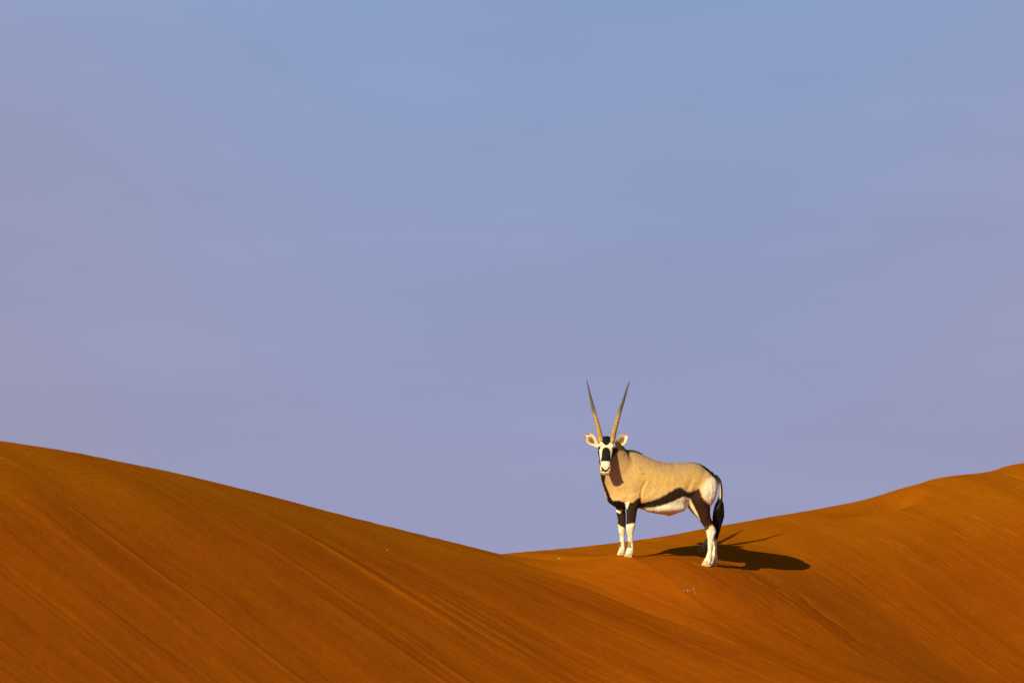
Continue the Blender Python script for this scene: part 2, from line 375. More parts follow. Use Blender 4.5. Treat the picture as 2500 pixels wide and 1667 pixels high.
FFL = [(860, 410, 540, -.11, .07), (940, 392, 510, -.135, .07), (990, 378, 470, -.135, .06), (1030, 374, 446, -.13, .052), (1060, 379, 446, -.125, .047),
       (1100, 387, 447, -.12, .041), (1150, 389, 447, -.12, .038), (1185, 393, 445, -.12, .036), (1215, 400, 441, -.12, .028), (1260, 404, 439, -.12, .0235),
       (1290, 405, 441, -.12, .025), (1315, 402, 443, -.12, .029), (1345, 391, 443, -.12, .029), (1362, 383, 440, -.12, .028), (1374, 380, 438, -.12, .028)]
upright(FFL)
NH = [(755, 985, 1085, .09, .06), (800, 945, 1112, .115, .095), (850, 922, 1120, .128, .108), (900, 908, 1118, .135, .112), (945, 890, 1109, .138, .104), (985, 899, 1092, .136, .090),
      (1020, 920, 1067, .132, .074), (1060, 947, 1066, .128, .062), (1110, 983, 1074, .122, .050), (1150, 1011, 1088, .12, .042), (1180, 1031, 1106, .12, .037),
      (1205, 1037, 1109, .12, .034), (1240, 1042, 1094, .12, .027), (1280, 1046, 1083, .12, .024), (1330, 1047, 1078, .12, .025), (1360, 1041, 1079, .12, .029),
      (1390, 1029, 1082, .12, .031), (1420, 1010, 1074, .12, .030), (1440, 1004, 1068, .12, .029)]
upright(NH)
shx = hermite([755, 900, 1000, 1070, 1180, 1300, 1440], [-5, -12, -15, 0, 26, 40, 41])
FH = [(zy, xf + float(shx(zy)), xb + float(shx(zy)), -lat + .09 * smooth01(zy, 1000, 1280), hw) for zy, xf, xb, lat, hw in NH]
upright(FH)
# belly sheath bump and brisket fold
def blob(c, rx, ry, rz, tilt=0):
    rings = []
    for a in np.linspace(-1, 1, 11):
        k = math.sqrt(max(1 - a * a, 0.0)) + .02
        rings.append(np.array([c + np.array([rx * a, -ry * k * x, rz * k * y + tilt * a]) for x, y in zip(CT, ST)]))
    loft(rings)
for sg_ in (1, -1): blob(P(735, 1020, sg_ * .090), .27, .122, .078); blob(P(650, 1000, sg_ * .085), .14, .114, .066); blob(P(810, 1000, sg_ * .09), .13, .125, .066)
blob(P(775, 1074, 0), .05, .022, .016, .010)
blob(P(835, 1040, 0), .06, .05, .030, .045)
# head: axis from the poll to the nose; face turned to the camera
ALPHA = math.radians(29)
HX = np.array([-.052, -math.sin(ALPHA), -math.cos(ALPHA)]); HX /= np.linalg.norm(HX)
HN = np.array([0.02, -math.cos(ALPHA), math.sin(ALPHA)]); HN -= HX * (HN @ HX); HN /= np.linalg.norm(HN)
HR = np.cross(HX, HN); HR /= np.linalg.norm(HR)
if HR[0] < 0: HR = -HR
POLL = P(303, 535, 0); POLL[1] = -0.215
# d, half width, dorsal, ventral
HEAD = [(-.070, .035, -.01, -.060), (-.045, .060, .012, -.095), (0, .076, .034, -.125), (.05, .088, .040, -.145), (.095, .094, .042, -.158), (.125, .0955, .043, -.165),
        (.17, .087, .043, -.168), (.22, .0765, .043, -.155), (.27, .069, .043, -.132), (.32, .063, .042, -.110), (.36, .0605, .041, -.095), (.390, .0615, .040, -.082),
        (.418, .058, .030, -.070), (.436, .047, .014, -.058), (.447, .030, -.004, -.045)]
rings = []
for d, w, top, bot in table(HEAD, .012):
    c = POLL + HX * d; m_, h_ = (top + bot) / 2, (top - bot) / 2; r = []
    for cc, ss in zip(CT, ST):
        s_ = sgnpow(ss, .8); wide = w * sgnpow(cc, .8) * (1 + .06 * s_ - .22 * max(0, -s_))
        r.append(c + HR * wide + HN * (m_ + h_ * s_))
    rings.append(np.array(r))
loft(rings)
def hp(a, d, n_): return POLL + HR * a + HX * d + HN * n_
EYES = [hp(-.0835, .108, .006), hp(.0835, .108, .006)]
for sgn in (-1, 1):
    blob(hp(sgn * .068, .085, .022), .026, .03, .022)      # brow
    blob(hp(sgn * .042, .405, .022), .022, .03, .018)      # nostril wing
    blob(hp(sgn * .050, -.012, .010), .028, .026, .026)     # horn pedicle
blob(hp(0, .428, -.034), .036, .028, .022)                  # chin / lip
# join by voxel remesh
raw = mesh_from('raw', VV, FF)
md = raw.modifiers.new('r', 'REMESH'); md.mode = 'VOXEL'; md.voxel_size = .0065
dg = bpy.context.evaluated_depsgraph_get()
bm_me = bpy.data.meshes.new_from_object(raw.evaluated_get(dg))
bpy.data.objects.remove(raw)
nv = len(bm_me.vertices); co = np.empty(nv * 3); bm_me.vertices.foreach_get('co', co); co = co.reshape(-1, 3)
ed = np.empty(len(bm_me.edges) * 2, np.int64); bm_me.edges.foreach_get('vertices', ed); ed = ed.reshape(-1, 2)
deg = np.bincount(ed.ravel(), minlength=nv).astype(float)
def lap(c):
    o_ = np.empty_like(c)
    for k in range(3):
        o_[:, k] = np.bincount(ed[:, 0], c[ed[:, 1], k], nv) + np.bincount(ed[:, 1], c[ed[:, 0], k], nv)
    return o_ / deg[:, None] - c
def imgxy(c): return c[:, 0] / K + 700, 1400 - c[:, 2] / K
ix, iy = imgxy(co)
loc = co - POLL; hd, ha, hn = loc @ HX, loc @ HR, loc @ HN
is_head = (hd > -.07) & (hd < .50) & (np.abs(ha) < .12) & (hn > -.175) & (co[:, 1] < -.12 - .25 * 0)
HWID = np.interp(hd, [h_[0] for h_ in HEAD], [h_[1] for h_ in HEAD]); is_head &= np.abs(ha) < HWID + .012
is_leg = iy > 1060
wgt = np.where(is_head, .5, np.where(is_leg, .5, 1.0))
belly_ = (ix > 520) & (ix < 900) & (iy > 930) & (iy < 1100)
is_leg &= ~((ix > 540) & (ix < 900) & (iy < 1095))
for it in range(60):
    w_ = wgt * (1 if it < 8 else np.where(is_head | is_leg, .0, 1) if it < 26 else belly_)
    co = co + lap(co) * (.55 * w_)[:, None]
    co = co - lap(co) * (.50 * w_ * (it % 2))[:, None]
# muscle and skin relief
ix, iy = imgxy(co)
lat = -(co[:, 1] * CY - co[:, 0] * SY)          # metres towards the near (left) side
near = lat > 0
nrm = np.zeros_like(co)
tri = []
bm_me.calc_loop_triangles(); lt = np.empty(len(bm_me.loop_triangles) * 3, np.int64); bm_me.loop_triangles.foreach_get('vertices', lt); lt = lt.reshape(-1, 3)
fn = np.cross(co[lt[:, 1]] - co[lt[:, 0]], co[lt[:, 2]] - co[lt[:, 0]])
for k in range(3):
    for a in range(3): nrm[:, k] += np.bincount(lt[:, a], fn[:, k], nv)
nrm /= np.linalg.norm(nrm, axis=1)[:, None] + 1e-9
sx_ = np.where(near, ix, ix + 2 * lat / K * -SY)   # image x of the mirrored near-side point
def segd(px, py, pts):
    d = np.full(len(px), 1e9)
    for (ax, ay), (bx, by) in zip(pts[:-1], pts[1:]):
        ex, ey = bx - ax, by - ay; t = np.clip(((px - ax) * ex + (py - ay) * ey) / (ex * ex + ey * ey), 0, 1)
        d = np.minimum(d, np.hypot(px - ax - t * ex, py - ay - t * ey))
    return d
def groove(pts, depth, width, mask=None):
    g_ = depth * np.exp(-(segd(sx_, iy, pts) / width) ** 2) * (np.abs(lat) > .05)
    return g_ if mask is None else g_ * mask
side = ~is_head
dsp = (-groove([(556, 985), (552, 930), (562, 880), (590, 830)], .013, 9) - groove([(438, 985), (470, 930), (540, 900)], .003, 14)
       - groove([(905, 945), (900, 890), (925, 830)], .009, 18) - groove([(1075, 985), (1092, 900), (1082, 840)], .0025, 9) - groove([(1052, 1000), (1064, 920), (1056, 860)], .0025, 9)
       + groove([(480, 940), (500, 860), (540, 780)], .008, 40) + groove([(1000, 905), (1005, 990), (1030, 1080)], .006, 28)
       - groove([(1078, 1200), (1072, 1260), (1066, 1330)], .004, 5) - groove([(478, 1220), (478, 1290)], .003, 6)
       + groove([(840, 705), (980, 725), (1000, 780)], .006, 30) + groove([(505, 640), (530, 720)], .006, 30))
for xx in (600, 648, 694, 738, 780, 820):
    dsp = dsp + groove([(xx + 15, 800), (xx, 930)], .0016, 13)
for k in range(7):
    xx = 392 + (0, 11, 30, 41, 63, 78, 99)[k]; y0 = (640, 668, 632, 690, 650, 676, 640)[k]
    dsp = dsp - groove([(xx + 20, y0), (xx + 6, 704), (xx - 6 + 5 * (k % 2), 745 + 17 * (k % 3))], (.0020, .0010, .0017, .0009, .0014, .0008, .0012)[k], 4 + k % 3)
dsp = dsp + .0022 * fbm(sx_ * .03, iy * .03, 61, 3) * ~is_head
co = co + nrm * (dsp * side)[:, None]
# eye sockets, nostrils, mouth
loc = co - POLL; hd, ha, hn = loc @ HX, loc @ HR, loc @ HN
def dent(c, rad, depth, dirv):
    global co
    w = np.exp(-(np.linalg.norm(co - c, axis=1) / rad) ** 2); co = co - dirv * (depth * w)[:, None]
for sgn in (-1, 1):
    dent(hp(sgn * .028, .425, .020), .011, .014, HN)
w = np.exp(-((hd - .432) / .005) ** 2) * (hn < -.005) * (hn > -.06) * is_head; co = co - HN * (.006 * w)[:, None]
bm_me.vertices.foreach_set('co', co.ravel())
ix, iy = imgxy(co)
# ---------------- coat
def polysd(px, py, pts):
    """signed distance (z1 units), negative inside"""
    pts = np.array(pts, float); d = np.full(len(px), 1e9); ins = np.zeros(len(px), bool)
    for (ax, ay), (bx, by) in zip(pts, np.roll(pts, -1, 0)):
        ex, ey = bx - ax, by - ay; t = np.clip(((px - ax) * ex + (py - ay) * ey) / (ex * ex + ey * ey + 1e-9), 0, 1)
        d = np.minimum(d, np.hypot(px - ax - t * ex, py - ay - t * ey))
        if by != ay:
            c_ = (ay > py) != (by > py); ins ^= c_ & (px < ex * (py - ay) / (by - ay) + ax)
    return np.where(ins, -d, d)
jit = 3.4 * fbm(sx_ * .14, iy * .09, 71, 4)
def mask(pts, soft=5, jt=1.0, px=None):
    d = polysd(sx_ if px is None else px, iy, pts) + jit * jt
    return 1 - smooth01(d, -soft, soft)
TAN = np.array([.63, .40, .130]); GREY = np.array([.39, .262, .145]); PALE = np.array([.84, .59, .25]); WHITE = np.array([.90, .87, .66])
BLACK = np.array([.018, .012, .009]); BROWN = np.array([.050, .020, .009]); RUST = np.array([.62, .38, .15])
col = np.tile(TAN, (nv, 1))
def blend(c, m): 
    global col
    col = col * (1 - m[:, None]) + c * m[:, None]
topl = hermite([296, 400, 460, 520, 600, 700, 780, 850, 900, 950, 1000, 1060, 1100, 1130], [700, 600, 610, 612, 646, 684, 693, 692, 688, 690, 703, 740, 782, 830])(sx_)
below = iy - topl
blend(GREY, .85 * (1 - smooth01(below + 3 * jit, 0, 150)))
blend(PALE, .75 * smooth01(iy + jit * 3, 830, 960) * smooth01(sx_, 430, 620))
blend(PALE, .55 * smooth01(iy + jit * 3, 880, 960) * (1 - smooth01(sx_, 430, 620)))
blend(GREY, .38 * (1 - smooth01(sx_ + 4 * jit, 400, 600)) * (1 - smooth01(iy, 840, 960)))
mott = fbm(sx_ * .09, iy * .09, 81, 3); col *= (1 + .055 * mott)[:, None]
body = ~is_head
# white rump
m = mask([(1012, 865), (1050, 815), (1110, 795), (1140, 830), (1135, 930), (1095, 1010), (1062, 1030), (1040, 985), (1008, 950), (995, 905)], 22, 1.5); blend(WHITE, .85 * m * body)
# belly
m = mask([(535, 1024), (600, 1024), (655, 1021), (705, 1008), (760, 990), (820, 965), (850, 951), (880, 945), (915, 955), (935, 1000), (930, 1050), (860, 1090), (740, 1110), (600, 1090), (535, 1060)], 4); blend(WHITE * np.array([1.02, 1.05, 1.02]), m * body * (iy < 1100))
# flank stripe + thigh
FL = [(540, 990), (600, 985), (645, 969), (700, 948), (750, 918), (800, 886), (830, 877), (862, 886), (898, 915), (942, 902), (985, 884), (997, 925), (1004, 950), (1020, 970),
      (1055, 1000), (1064, 1030), (1085, 1030), (1110, 1140), (1085, 1146), (1062, 1160), (1040, 1192), (1010, 1192), (985, 1110), (972, 1075), (942, 1012), (912, 955), (880, 945), (850, 951),
      (820, 965), (760, 990), (705, 1008), (655, 1021), (600, 1024), (540, 1024)]
m = mask(FL, 8, 1.3) * body
dark = np.array([.030, .017, .010])[None] * np.ones((nv, 1)); th = smooth01(sx_, 880, 1010)[:, None]; dark = dark * (1 - th) + BROWN * th
col = col * (1 - m[:, None]) + dark * m[:, None]
# inner thigh strip
m = mask([(880, 946), (913, 960), (947, 1022), (970, 1063), (986, 1104), (960, 1112), (910, 1050), (880, 990)], 3, .5) * body * (lat > .03); blend(WHITE, m)
# legs below
legx = ix
isN, isF = (lat > 0), (lat <= 0)
front = ix < 640
lg = (iy > 1035) & body
m = smooth01(iy + jit, 1125, 1150) * front * isN * lg + 0
m = np.clip(m, 0, 1); blend(WHITE, m)
bnd = 1146 + (ix - 390) * .55
blend(WHITE, smooth01(iy + jit - bnd, -5, 6) * front * isF * lg)
hb = 1188 - (sx_ - 1035) * .62
blend(WHITE, smooth01(iy + jit - hb, -6, 6) * (~front) * isN * (iy > 1120) * body)
blend(WHITE, smooth01(iy + jit - 1150, -6, 6) * (~front) * isF * (iy > 1120) * body)
# black upper forelegs
m = mask([(552, 952), (548, 1000), (540, 1040), (526, 1060), (518, 1136), (480, 1138), (450, 1146), (440, 1146), (442, 1030), (452, 1015), (470, 988), (500, 984), (522, 964)], 4, .8, ix) * isN * body; blend(np.array([.036, .021, .011]), m)
m = mask([(370, 1052), (404, 1064), (440, 1030), (460, 1030), (452, 1176), (443, 1176), (390, 1146), (380, 1140)], 4, .8, ix) * isF * body; blend(np.array([.036, .021, .011]), m)
m = mask([(432, 986), (470, 986), (452, 1036), (444, 1036)], 3, .4, ix) * isN * body; blend(WHITE, m)
m = mask([(366, 1034), (438, 1034), (405, 1063), (372, 1052)], 3, .4, ix) * isF * (iy > 1030) * body; blend(WHITE, m)
# chest black and throat stripe
CHEST = [(300, 925), (314, 921), (331, 960), (352, 975), (392, 972), (430, 984), (440, 1000), (446, 1038), (372, 1036), (338, 1012), (316, 985)]
front_ok = (ix < 470) & body & (co[:, 1] < .14)
m = mask(CHEST, 4, .8, ix) * front_ok; blend(BLACK, m)
m = mask([(258, 765), (298, 770), (290, 841), (308, 887), (321, 921), (340, 963), (322, 985), (303, 935), (285, 880), (268, 824)], 3, .3, ix) * front_ok; blend(BLACK, m)
# fetlock marks, dusty pasterns, brown knee tints
m = mask([(457, 1270), (482, 1274), (482, 1318), (460, 1314)], 5, 1, ix) * isN * lg + mask([(400, 1268), (415, 1272), (414, 1322), (404, 1324)], 5, 1, ix) * isF * front * lg; blend(BLACK * 4, .85 * np.clip(m, 0, 1))
m = smooth01(iy, np.where(front, 1325, 1380), np.where(front, 1350, 1410)) * lg * smooth01(fbm(ix * .12, iy * .12, 91, 3), -.1, .5); blend(RUST, .75 * m)
m = smooth01(fbm(ix * .06, iy * .05, 93, 3), .05, .6) * lg * (iy > 1160) * .5; blend(RUST, m)
# spine, rump line and mane
m = (1 - smooth01(below, 2, 9)) * smooth01(sx_, 860, 960) * body; blend(BLACK, m)
m = mask([(970, 680), (986, 704), (1036, 750), (1081, 794), (1108, 818), (1122, 838), (1165, 830), (1150, 760), (1060, 690)], 5, 1) * body; blend(BLACK, m)
m = (1 - smooth01(np.abs(lat), .012, .028)) * smooth01(sx_, 940, 1010) * (below < 200) * body * (iy < 850); blend(BLACK, m)
m = (1 - smooth01(below + jit, 3, 16)) * (1 - smooth01(sx_, 540, 600)) * body * (iy < 700); blend(BLACK * 2, .9 * m)
for pts_, r_, k_ in (([(552, 779), (572, 777), (590, 780)], 2.2, .45), ([(480, 805), (481, 806)], 3.2, .7), ([(660, 868), (663, 870)], 2.5, .4), ([(590, 905), (594, 906)], 2.5, .35), ([(742, 742), (760, 752)], 2, .25),
                     ([(430, 905), (436, 908)], 3, .35), ([(830, 800), (846, 797)], 2, .2), ([(520, 700), (528, 716)], 2.2, .25)):
    blend(BROWN * 1.5, k_ * np.exp(-(segd(sx_, iy, pts_) / r_) ** 2) * body * (lat > 0))
# ---------------- face, painted on the real head
fx, fy = ix, iy
hm = is_head
facec = np.where((hn > -.085)[:, None], WHITE * np.array([1, .99, .96]), TAN[None] * .9)
m = (hm & (hd > -.02)).astype(float); col = col * (1 - m[:, None]) + facec * m[:, None]
m = (hm & (hd <= -.02)).astype(float); col = col * (1 - .8 * m[:, None]) + (BLACK * 1.5) * .8 * m[:, None]
blend(WHITE, smooth01(hd, .30, .34) * hm)
def fmask(pts, soft=3): return (1 - smooth01(polysd(fx, fy, pts) + jit * .25, -soft, soft)) * hm
m = fmask([(257, 500), (261, 533), (272, 552), (285, 565), (299, 572), (313, 566), (326, 552), (336, 537), (340, 500)]); blend(BLACK, m * (hn > -.06))
m = fmask([(297, 584), (282, 588), (272, 599), (266, 619), (264, 650), (257, 691), (292, 688), (329, 691), (329, 620), (323, 601), (312, 588)]); blend(BLACK, m * (hn > -.02))
m = fmask([(225, 590), (241, 590), (248, 612), (252, 667), (258, 714), (254, 724), (240, 724), (225, 640)]); blend(BLACK, m * (hn > -.11))
m = fmask([(380, 588), (345, 592), (342, 629), (335, 663), (326, 704), (331, 722), (350, 722), (380, 660)]); blend(BLACK, m * (hn > -.085))
for c in EYES:
    blend(BLACK, (1 - smooth01(np.linalg.norm(co - c, axis=1), .024, .032)) * hm)
m = fmask([(258, 730), (266, 729), (276, 741), (283, 750), (291, 753), (301, 749), (309, 738), (317, 731), (324, 733), (319, 747), (304, 762), (291, 768), (276, 763), (263, 750)], 2.2); blend(BLACK, m * (hd > .36))
m = fmask([(260, 772), (285, 778), (312, 774), (312, 777), (285, 782), (260, 776)], 1.6); blend(BROWN, .85 * m)
m = fmask([(275, 722), (306, 722), (300, 738), (290, 746), (281, 738)], 5); blend(np.array([.68, .50, .26]), .6 * m * (hd > .36))
col = np.clip(col, 0, 1)
ca = bm_me.color_attributes.new('coat', 'FLOAT_COLOR', 'POINT')
ca.data.foreach_set('color', np.concatenate([col, np.ones((nv, 1))], 1).astype(np.float32).ravel())
bm_me.polygons.foreach_set('use_smooth', [True] * len(bm_me.polygons))
bm_me.materials.clear(); bm_me.name = 'body'
def coat_material():
    m, t, b = new_mat('short_fur'); n = t.nodes.new; l = t.links.new
    a = n('ShaderNodeAttribute'); a.attribute_name = 'coat'; a.attribute_type = 'GEOMETRY'
    tco = n('ShaderNodeTexCoord'); mpn = n('ShaderNodeMapping'); mpn.inputs['Scale'].default_value = (1, 1, .45); l(tco.outputs['Object'], mpn.inputs['Vector'])
    x = n('ShaderNodeTexNoise'); x.inputs['Scale'].default_value = 90; x.inputs['Detail'].default_value = 4; x.inputs['Roughness'].default_value = .7; l(mpn.outputs[0], x.inputs['Vector'])
    mr_ = n('ShaderNodeMapRange'); mr_.inputs['From Min'].default_value = .3; mr_.inputs['From Max'].default_value = .7
    mr_.inputs['To Min'].default_value = .80; mr_.inputs['To Max'].default_value = 1.10; l(x.outputs['Fac'], mr_.inputs['Value'])
    mu = n('ShaderNodeMix'); mu.data_type = 'RGBA'; mu.blend_type = 'MULTIPLY'; mu.inputs['Factor'].default_value = 1
    l(a.outputs['Color'], mu.inputs['A']); l(mr_.outputs[0], mu.inputs['B']); l(mu.outputs['Result'], b.inputs['Base Color'])
    b.inputs['Roughness'].default_value = .75; b.inputs['Specular IOR Level'].default_value = .10
    bp = n('ShaderNodeBump'); bp.inputs['Strength'].default_value = .22; bp.inputs['Distance'].default_value = .003; l(x.outputs['Fac'], bp.inputs['Height']); l(bp.outputs[0], b.inputs['Normal'])
    return m
coat = coat_material(); bm_me.materials.append(coat)
bodyo = bpy.data.objects.new('body', bm_me); COL.objects.link(bodyo); bodyo.parent = root

def simple(name, c, rough=.6, spec=.3):
    m, t, b = new_mat(name); b.inputs['Base Color'].default_value = (*c, 1); b.inputs['Roughness'].default_value = rough; b.inputs['Specular IOR Level'].default_value = spec
    return m
eye_m = simple('dark_eye', (.010, .006, .004), .08, .6)
hair_m = simple('black_hair', (.012, .009, .008), .45, .35)
def part(name, rings_fn, mat, parent):
    global VV, FF
    VV, FF = [], []; rings_fn(); return mesh_from(name, VV, FF, mat, parent)
for c, s in zip(EYES, (-1, 1)):
    def mk(c=c, s=s):
        blob(c - HR * s * .004, .017, .018, .017)
    part('eye', mk, eye_m, root)
# horns
def horn_material():
    m, t, b = new_mat('horn'); n = t.nodes.new; l = t.links.new
    a = n('ShaderNodeAttribute'); a.attribute_name = 'tone'; a.attribute_type = 'GEOMETRY'
    l(a.outputs['Color'], b.inputs['Base Color']); b.inputs['Roughness'].default_value = .5; b.inputs['Specular IOR Level'].default_value = .3
    tco = n('ShaderNodeTexCoord'); x = n('ShaderNodeTexNoise'); x.inputs['Scale'].default_value = 120; l(tco.outputs['Object'], x.inputs['Vector'])
    bp = n('ShaderNodeBump'); bp.inputs['Strength'].default_value = .3; bp.inputs['Distance'].default_value = .003; l(x.outputs['Fac'], bp.inputs['Height']); l(bp.outputs[0], b.inputs['Normal'])
    return m
horn_m = horn_material()
def frame(tan):
    a = np.cross(tan, [0, 1, 0]); a /= np.linalg.norm(a); return a, np.cross(a, tan)
def horn(pts, r0):
    global VV, FF
    VV, FF = [], []
    pts = np.array(pts, float); n = 320; s = np.linspace(0, 1, n); ks = np.linspace(0, 1, len(pts))
    C = np.stack([hermite(ks, pts[:, k])(s) for k in range(3)], 1); T = np.gradient(C, axis=0); T /= np.linalg.norm(T, axis=1)[:, None]
    ph = s * 50 - 7 * s * s
    rg = (.5 + .5 * np.cos(ph * 2 * np.pi)) ** .8
    amp = .0026 * (1 - smooth01(s, .42, .58))
    r = r0 * (1 - s) ** .66 * (1 - .08 * s) + .0012
    rings, cols = [], []
    base = np.array([.56, .345, .115]); dk = np.array([.13, .09, .05]); vd = np.array([.088, .066, .046])
    for i in range(n):
        a, b = frame(T[i]); rr = r[i] - amp[i] * (1 - rg[i])
        wob = 1 + .02 * np.cos(3 * TH + i * .1)
        rings.append(np.array([C[i] + (a * c + b * q * 1.08) * rr * w_ for c, q, w_ in zip(CT, ST, wob)]))
        k = smooth01(s[i] + .03 * math.sin(i * .9), .40, .54); k2 = smooth01(s[i], .6, 1)
        c_ = base * (1 - k) + dk * k; c_ = c_ * (1 - k2) + vd * k2
        g_ = (1 - rg[i]) * (1 - smooth01(s[i], .44, .56)) * smooth01(s[i], .02, .10)
        c_ = c_ * (1 - .75 * g_ ** 1.6)
        cols += [c_ * (1 + .25 * vnoise(np.array(i * .23), np.array(j * .45), 7)) for j in range(NS)]
    loft(rings); cols += [base, vd]
    o = mesh_from('horn', VV, FF, horn_m, root)
    ca = o.data.color_attributes.new('tone', 'FLOAT_COLOR', 'POINT')
    ca.data.foreach_set('color', np.concatenate([np.array(cols), np.ones((len(cols), 1))], 1).astype(np.float32).ravel())
HB = -math.tan(ALPHA)
def hpt(zx, zy, back0=.015):
    p = P(zx, zy, 0); rise = (535 - zy) * K; p[1] = POLL[1] - .02 + back0 + rise * .50; return p
horn([hpt(263, 545), hpt(251, 480), hpt(233, 400), hpt(214, 320), hpt(196, 240), hpt(179, 160), hpt(162, 72)], 21.5 * K)
horn([hpt(342, 545), hpt(356, 480), hpt(379, 400), hpt(403, 320), hpt(430, 240), hpt(455, 160), hpt(481, 82)], 21.5 * K)
# ears
def ear_material():
    m, t, b = new_mat('ear_skin'); n = t.nodes.new; l = t.links.new
    a = n('ShaderNodeAttribute'); a.attribute_name = 'tone'; a.attribute_type = 'GEOMETRY'; l(a.outputs['Color'], b.inputs['Base Color']); b.inputs['Roughness'].default_value = .8
    b.inputs['Specular IOR Level'].default_value = .1
    return m
ear_m = ear_material()
def ear(base, tip, up, lo, Y0, flip, deep=.034):
    """base/tip: axis points; up/lo: outline distances either side of the axis"""
    NSs, NT = 26, 19
    base = np.array(base, float); tip = np.array(tip, float); ax = tip - base; Ln = np.linalg.norm(ax); ax /= Ln; nr = np.array([ax[1], -ax[0]])
    if nr[1] > 0: nr = -nr                      # nr points up in the picture
    V, F, C = [], [], []
    ss = 1 - (1 - np.linspace(0, 1, NSs)) ** 1.6
    uf, lf = hermite(*zip(*up)), hermite(*zip(*lo))
    for layer in (0, 1):
        for s in ss:
            for j in range(NT):
                t = -1 + 2 * j / (NT - 1)
                off = t * (uf(s) if t > 0 else lf(s))
                q = base + ax * Ln * s + nr * off
                p = P(q[0], q[1], 0)
                wid = (uf(s) + lf(s)) / 2 * K
                cup = (1 - t * t) * deep * smooth01(s, .02, .4) + .020 * s * s
                p[1] = Y0 + cup + (0.006 + .004 * (1 - abs(t)) if layer else 0)
                V.append(p)
                if layer == 0:
                    e_ = max(abs(t), s * 1.02 if s > .6 else 0)
                    e2 = ((s - .57) / .25) ** 2 + ((t - .05 * math.sin(9 * s)) / .56) ** 2; inn = 1 - smooth01(e2, .75, 1.2)
                    gr = math.exp(-((t + .05) / .14) ** 2) * (1 - smooth01(s, .55, .72)) * smooth01(s, .05, .15)
                    c_ = np.array([.78, .66, .44]) * (1 - inn) + np.array([.29, .16, .045]) * inn
                    c_ = c_ * (1 - .8 * gr) + np.array([.05, .025, .01]) * .8 * gr
                    pass
                else:
                    bt = smooth01(s, .35, .8); c_ = np.array([.5, .34, .16]) * (1 - bt) + np.array([.02, .015, .012]) * bt
                C.append(c_)
    M = NSs * NT
    for i in range(NSs - 1):
        for j in range(NT - 1):
            a = i * NT + j
            F.append((a, a + 1, a + NT + 1, a + NT)); F.append((M + a, M + a + NT, M + a + NT + 1, M + a + 1))
        F.append((i * NT, (i + 1) * NT, M + (i + 1) * NT, M + i * NT))
        a = i * NT + NT - 1; F.append((a, M + a, M + a + NT, a + NT))
    for j in range(NT - 1):
        F.append((j, M + j, M + j + 1, j + 1)); a = (NSs - 1) * NT + j; F.append((a, a + 1, M + a + 1, M + a))
    o = mesh_from('ear', V, F, ear_m, root)
    ca = o.data.color_attributes.new('tone', 'FLOAT_COLOR', 'POINT')
    ca.data.foreach_set('color', np.concatenate([np.array(C), np.ones((len(C), 1))], 1).astype(np.float32).ravel())
EARY = POLL[1] + .02
ear((246, 582), (150, 492), [(0, 8), (.25, 18), (.6, 37), (.8, 35), (.93, 25), (1, 10)], [(0, 8), (.23, 18), (.43, 31), (.6, 34), (.8, 27), (.93, 16), (1, 7)], EARY, 1)
ear((356, 580), (452, 494), [(0, 8), (.3, 18), (.61, 33), (.77, 31), (.93, 20), (1, 9)], [(0, 12), (.15, 24), (.37, 34), (.56, 39), (.78, 30), (.93, 17), (1, 8)], EARY, -1, .020)
# hooves: two claws each, and dewclaws
def dust_hoof():
    m, t, b = new_mat('dusty_hoof'); n = t.nodes.new; l = t.links.new
    tco = n('ShaderNodeTexCoord'); x = n('ShaderNodeTexNoise'); x.inputs['Scale'].default_value = 60; x.inputs['Detail'].default_value = 4; l(tco.outputs['Object'], x.inputs['Vector'])
    r = n('ShaderNodeValToRGB'); l(x.outputs['Fac'], r.inputs[0]); r.color_ramp.elements[0].position = .38; r.color_ramp.elements[0].color = (.42, .25, .10, 1); r.color_ramp.elements[1].position = .6; r.color_ramp.elements[1].color = (.74, .62, .40, 1)
    l(r.outputs[0], b.inputs['Base Color']); b.inputs['Roughness'].default_value = .7; return m
hoof_m = dust_hoof(); claw_m = simple('dark_claw', (.02, .014, .010), .5, .3)
for key, (hx, hy, lt_) in HOOVES.items():
    if key[1] == 'f': x0, x1, hgt = hx - (44 if key[0] == 'n' else 35), hx + 32, 24
    else: x0, x1, hgt = hx - 41, hx + 38, 32
    if key == 'fh': x0, x1 = 1073, 1122
    if key == 'nh': x0, x1 = 989, 1070
    for sd in (-1, 1):
        def mk():
            rs = []
            for f_, sc in ((0, 1.0), (.12, 1.02), (.5, .82), (1.0, .60), (1.35, .50)):
                cx = x0 + (x1 - x0) * (.5 + .10 * f_); hwx = (x1 - x0) / 2 * sc
                rs.append(np.array([P(cx + hwx * (sgnpow(c, .9) if c > 0 else c), hy - hgt * f_, lt_ + sd * .0165 * (1 - .15 * f_)) + np.array([SY, -CY, 0]) * (.0155 * sgnpow(q_, .8) * (1 - .45 * max(0, -c) ** 2 )) for c, q_ in zip(CT, ST)]))
            loft(rs)
        part('hoof', mk, hoof_m, root)
        def mk2():
            blob(P(x1 - 5, hy - hgt * .62, lt_ + sd * .017), .012, .010, .012)
        part('dewclaw', mk2, claw_m, root)
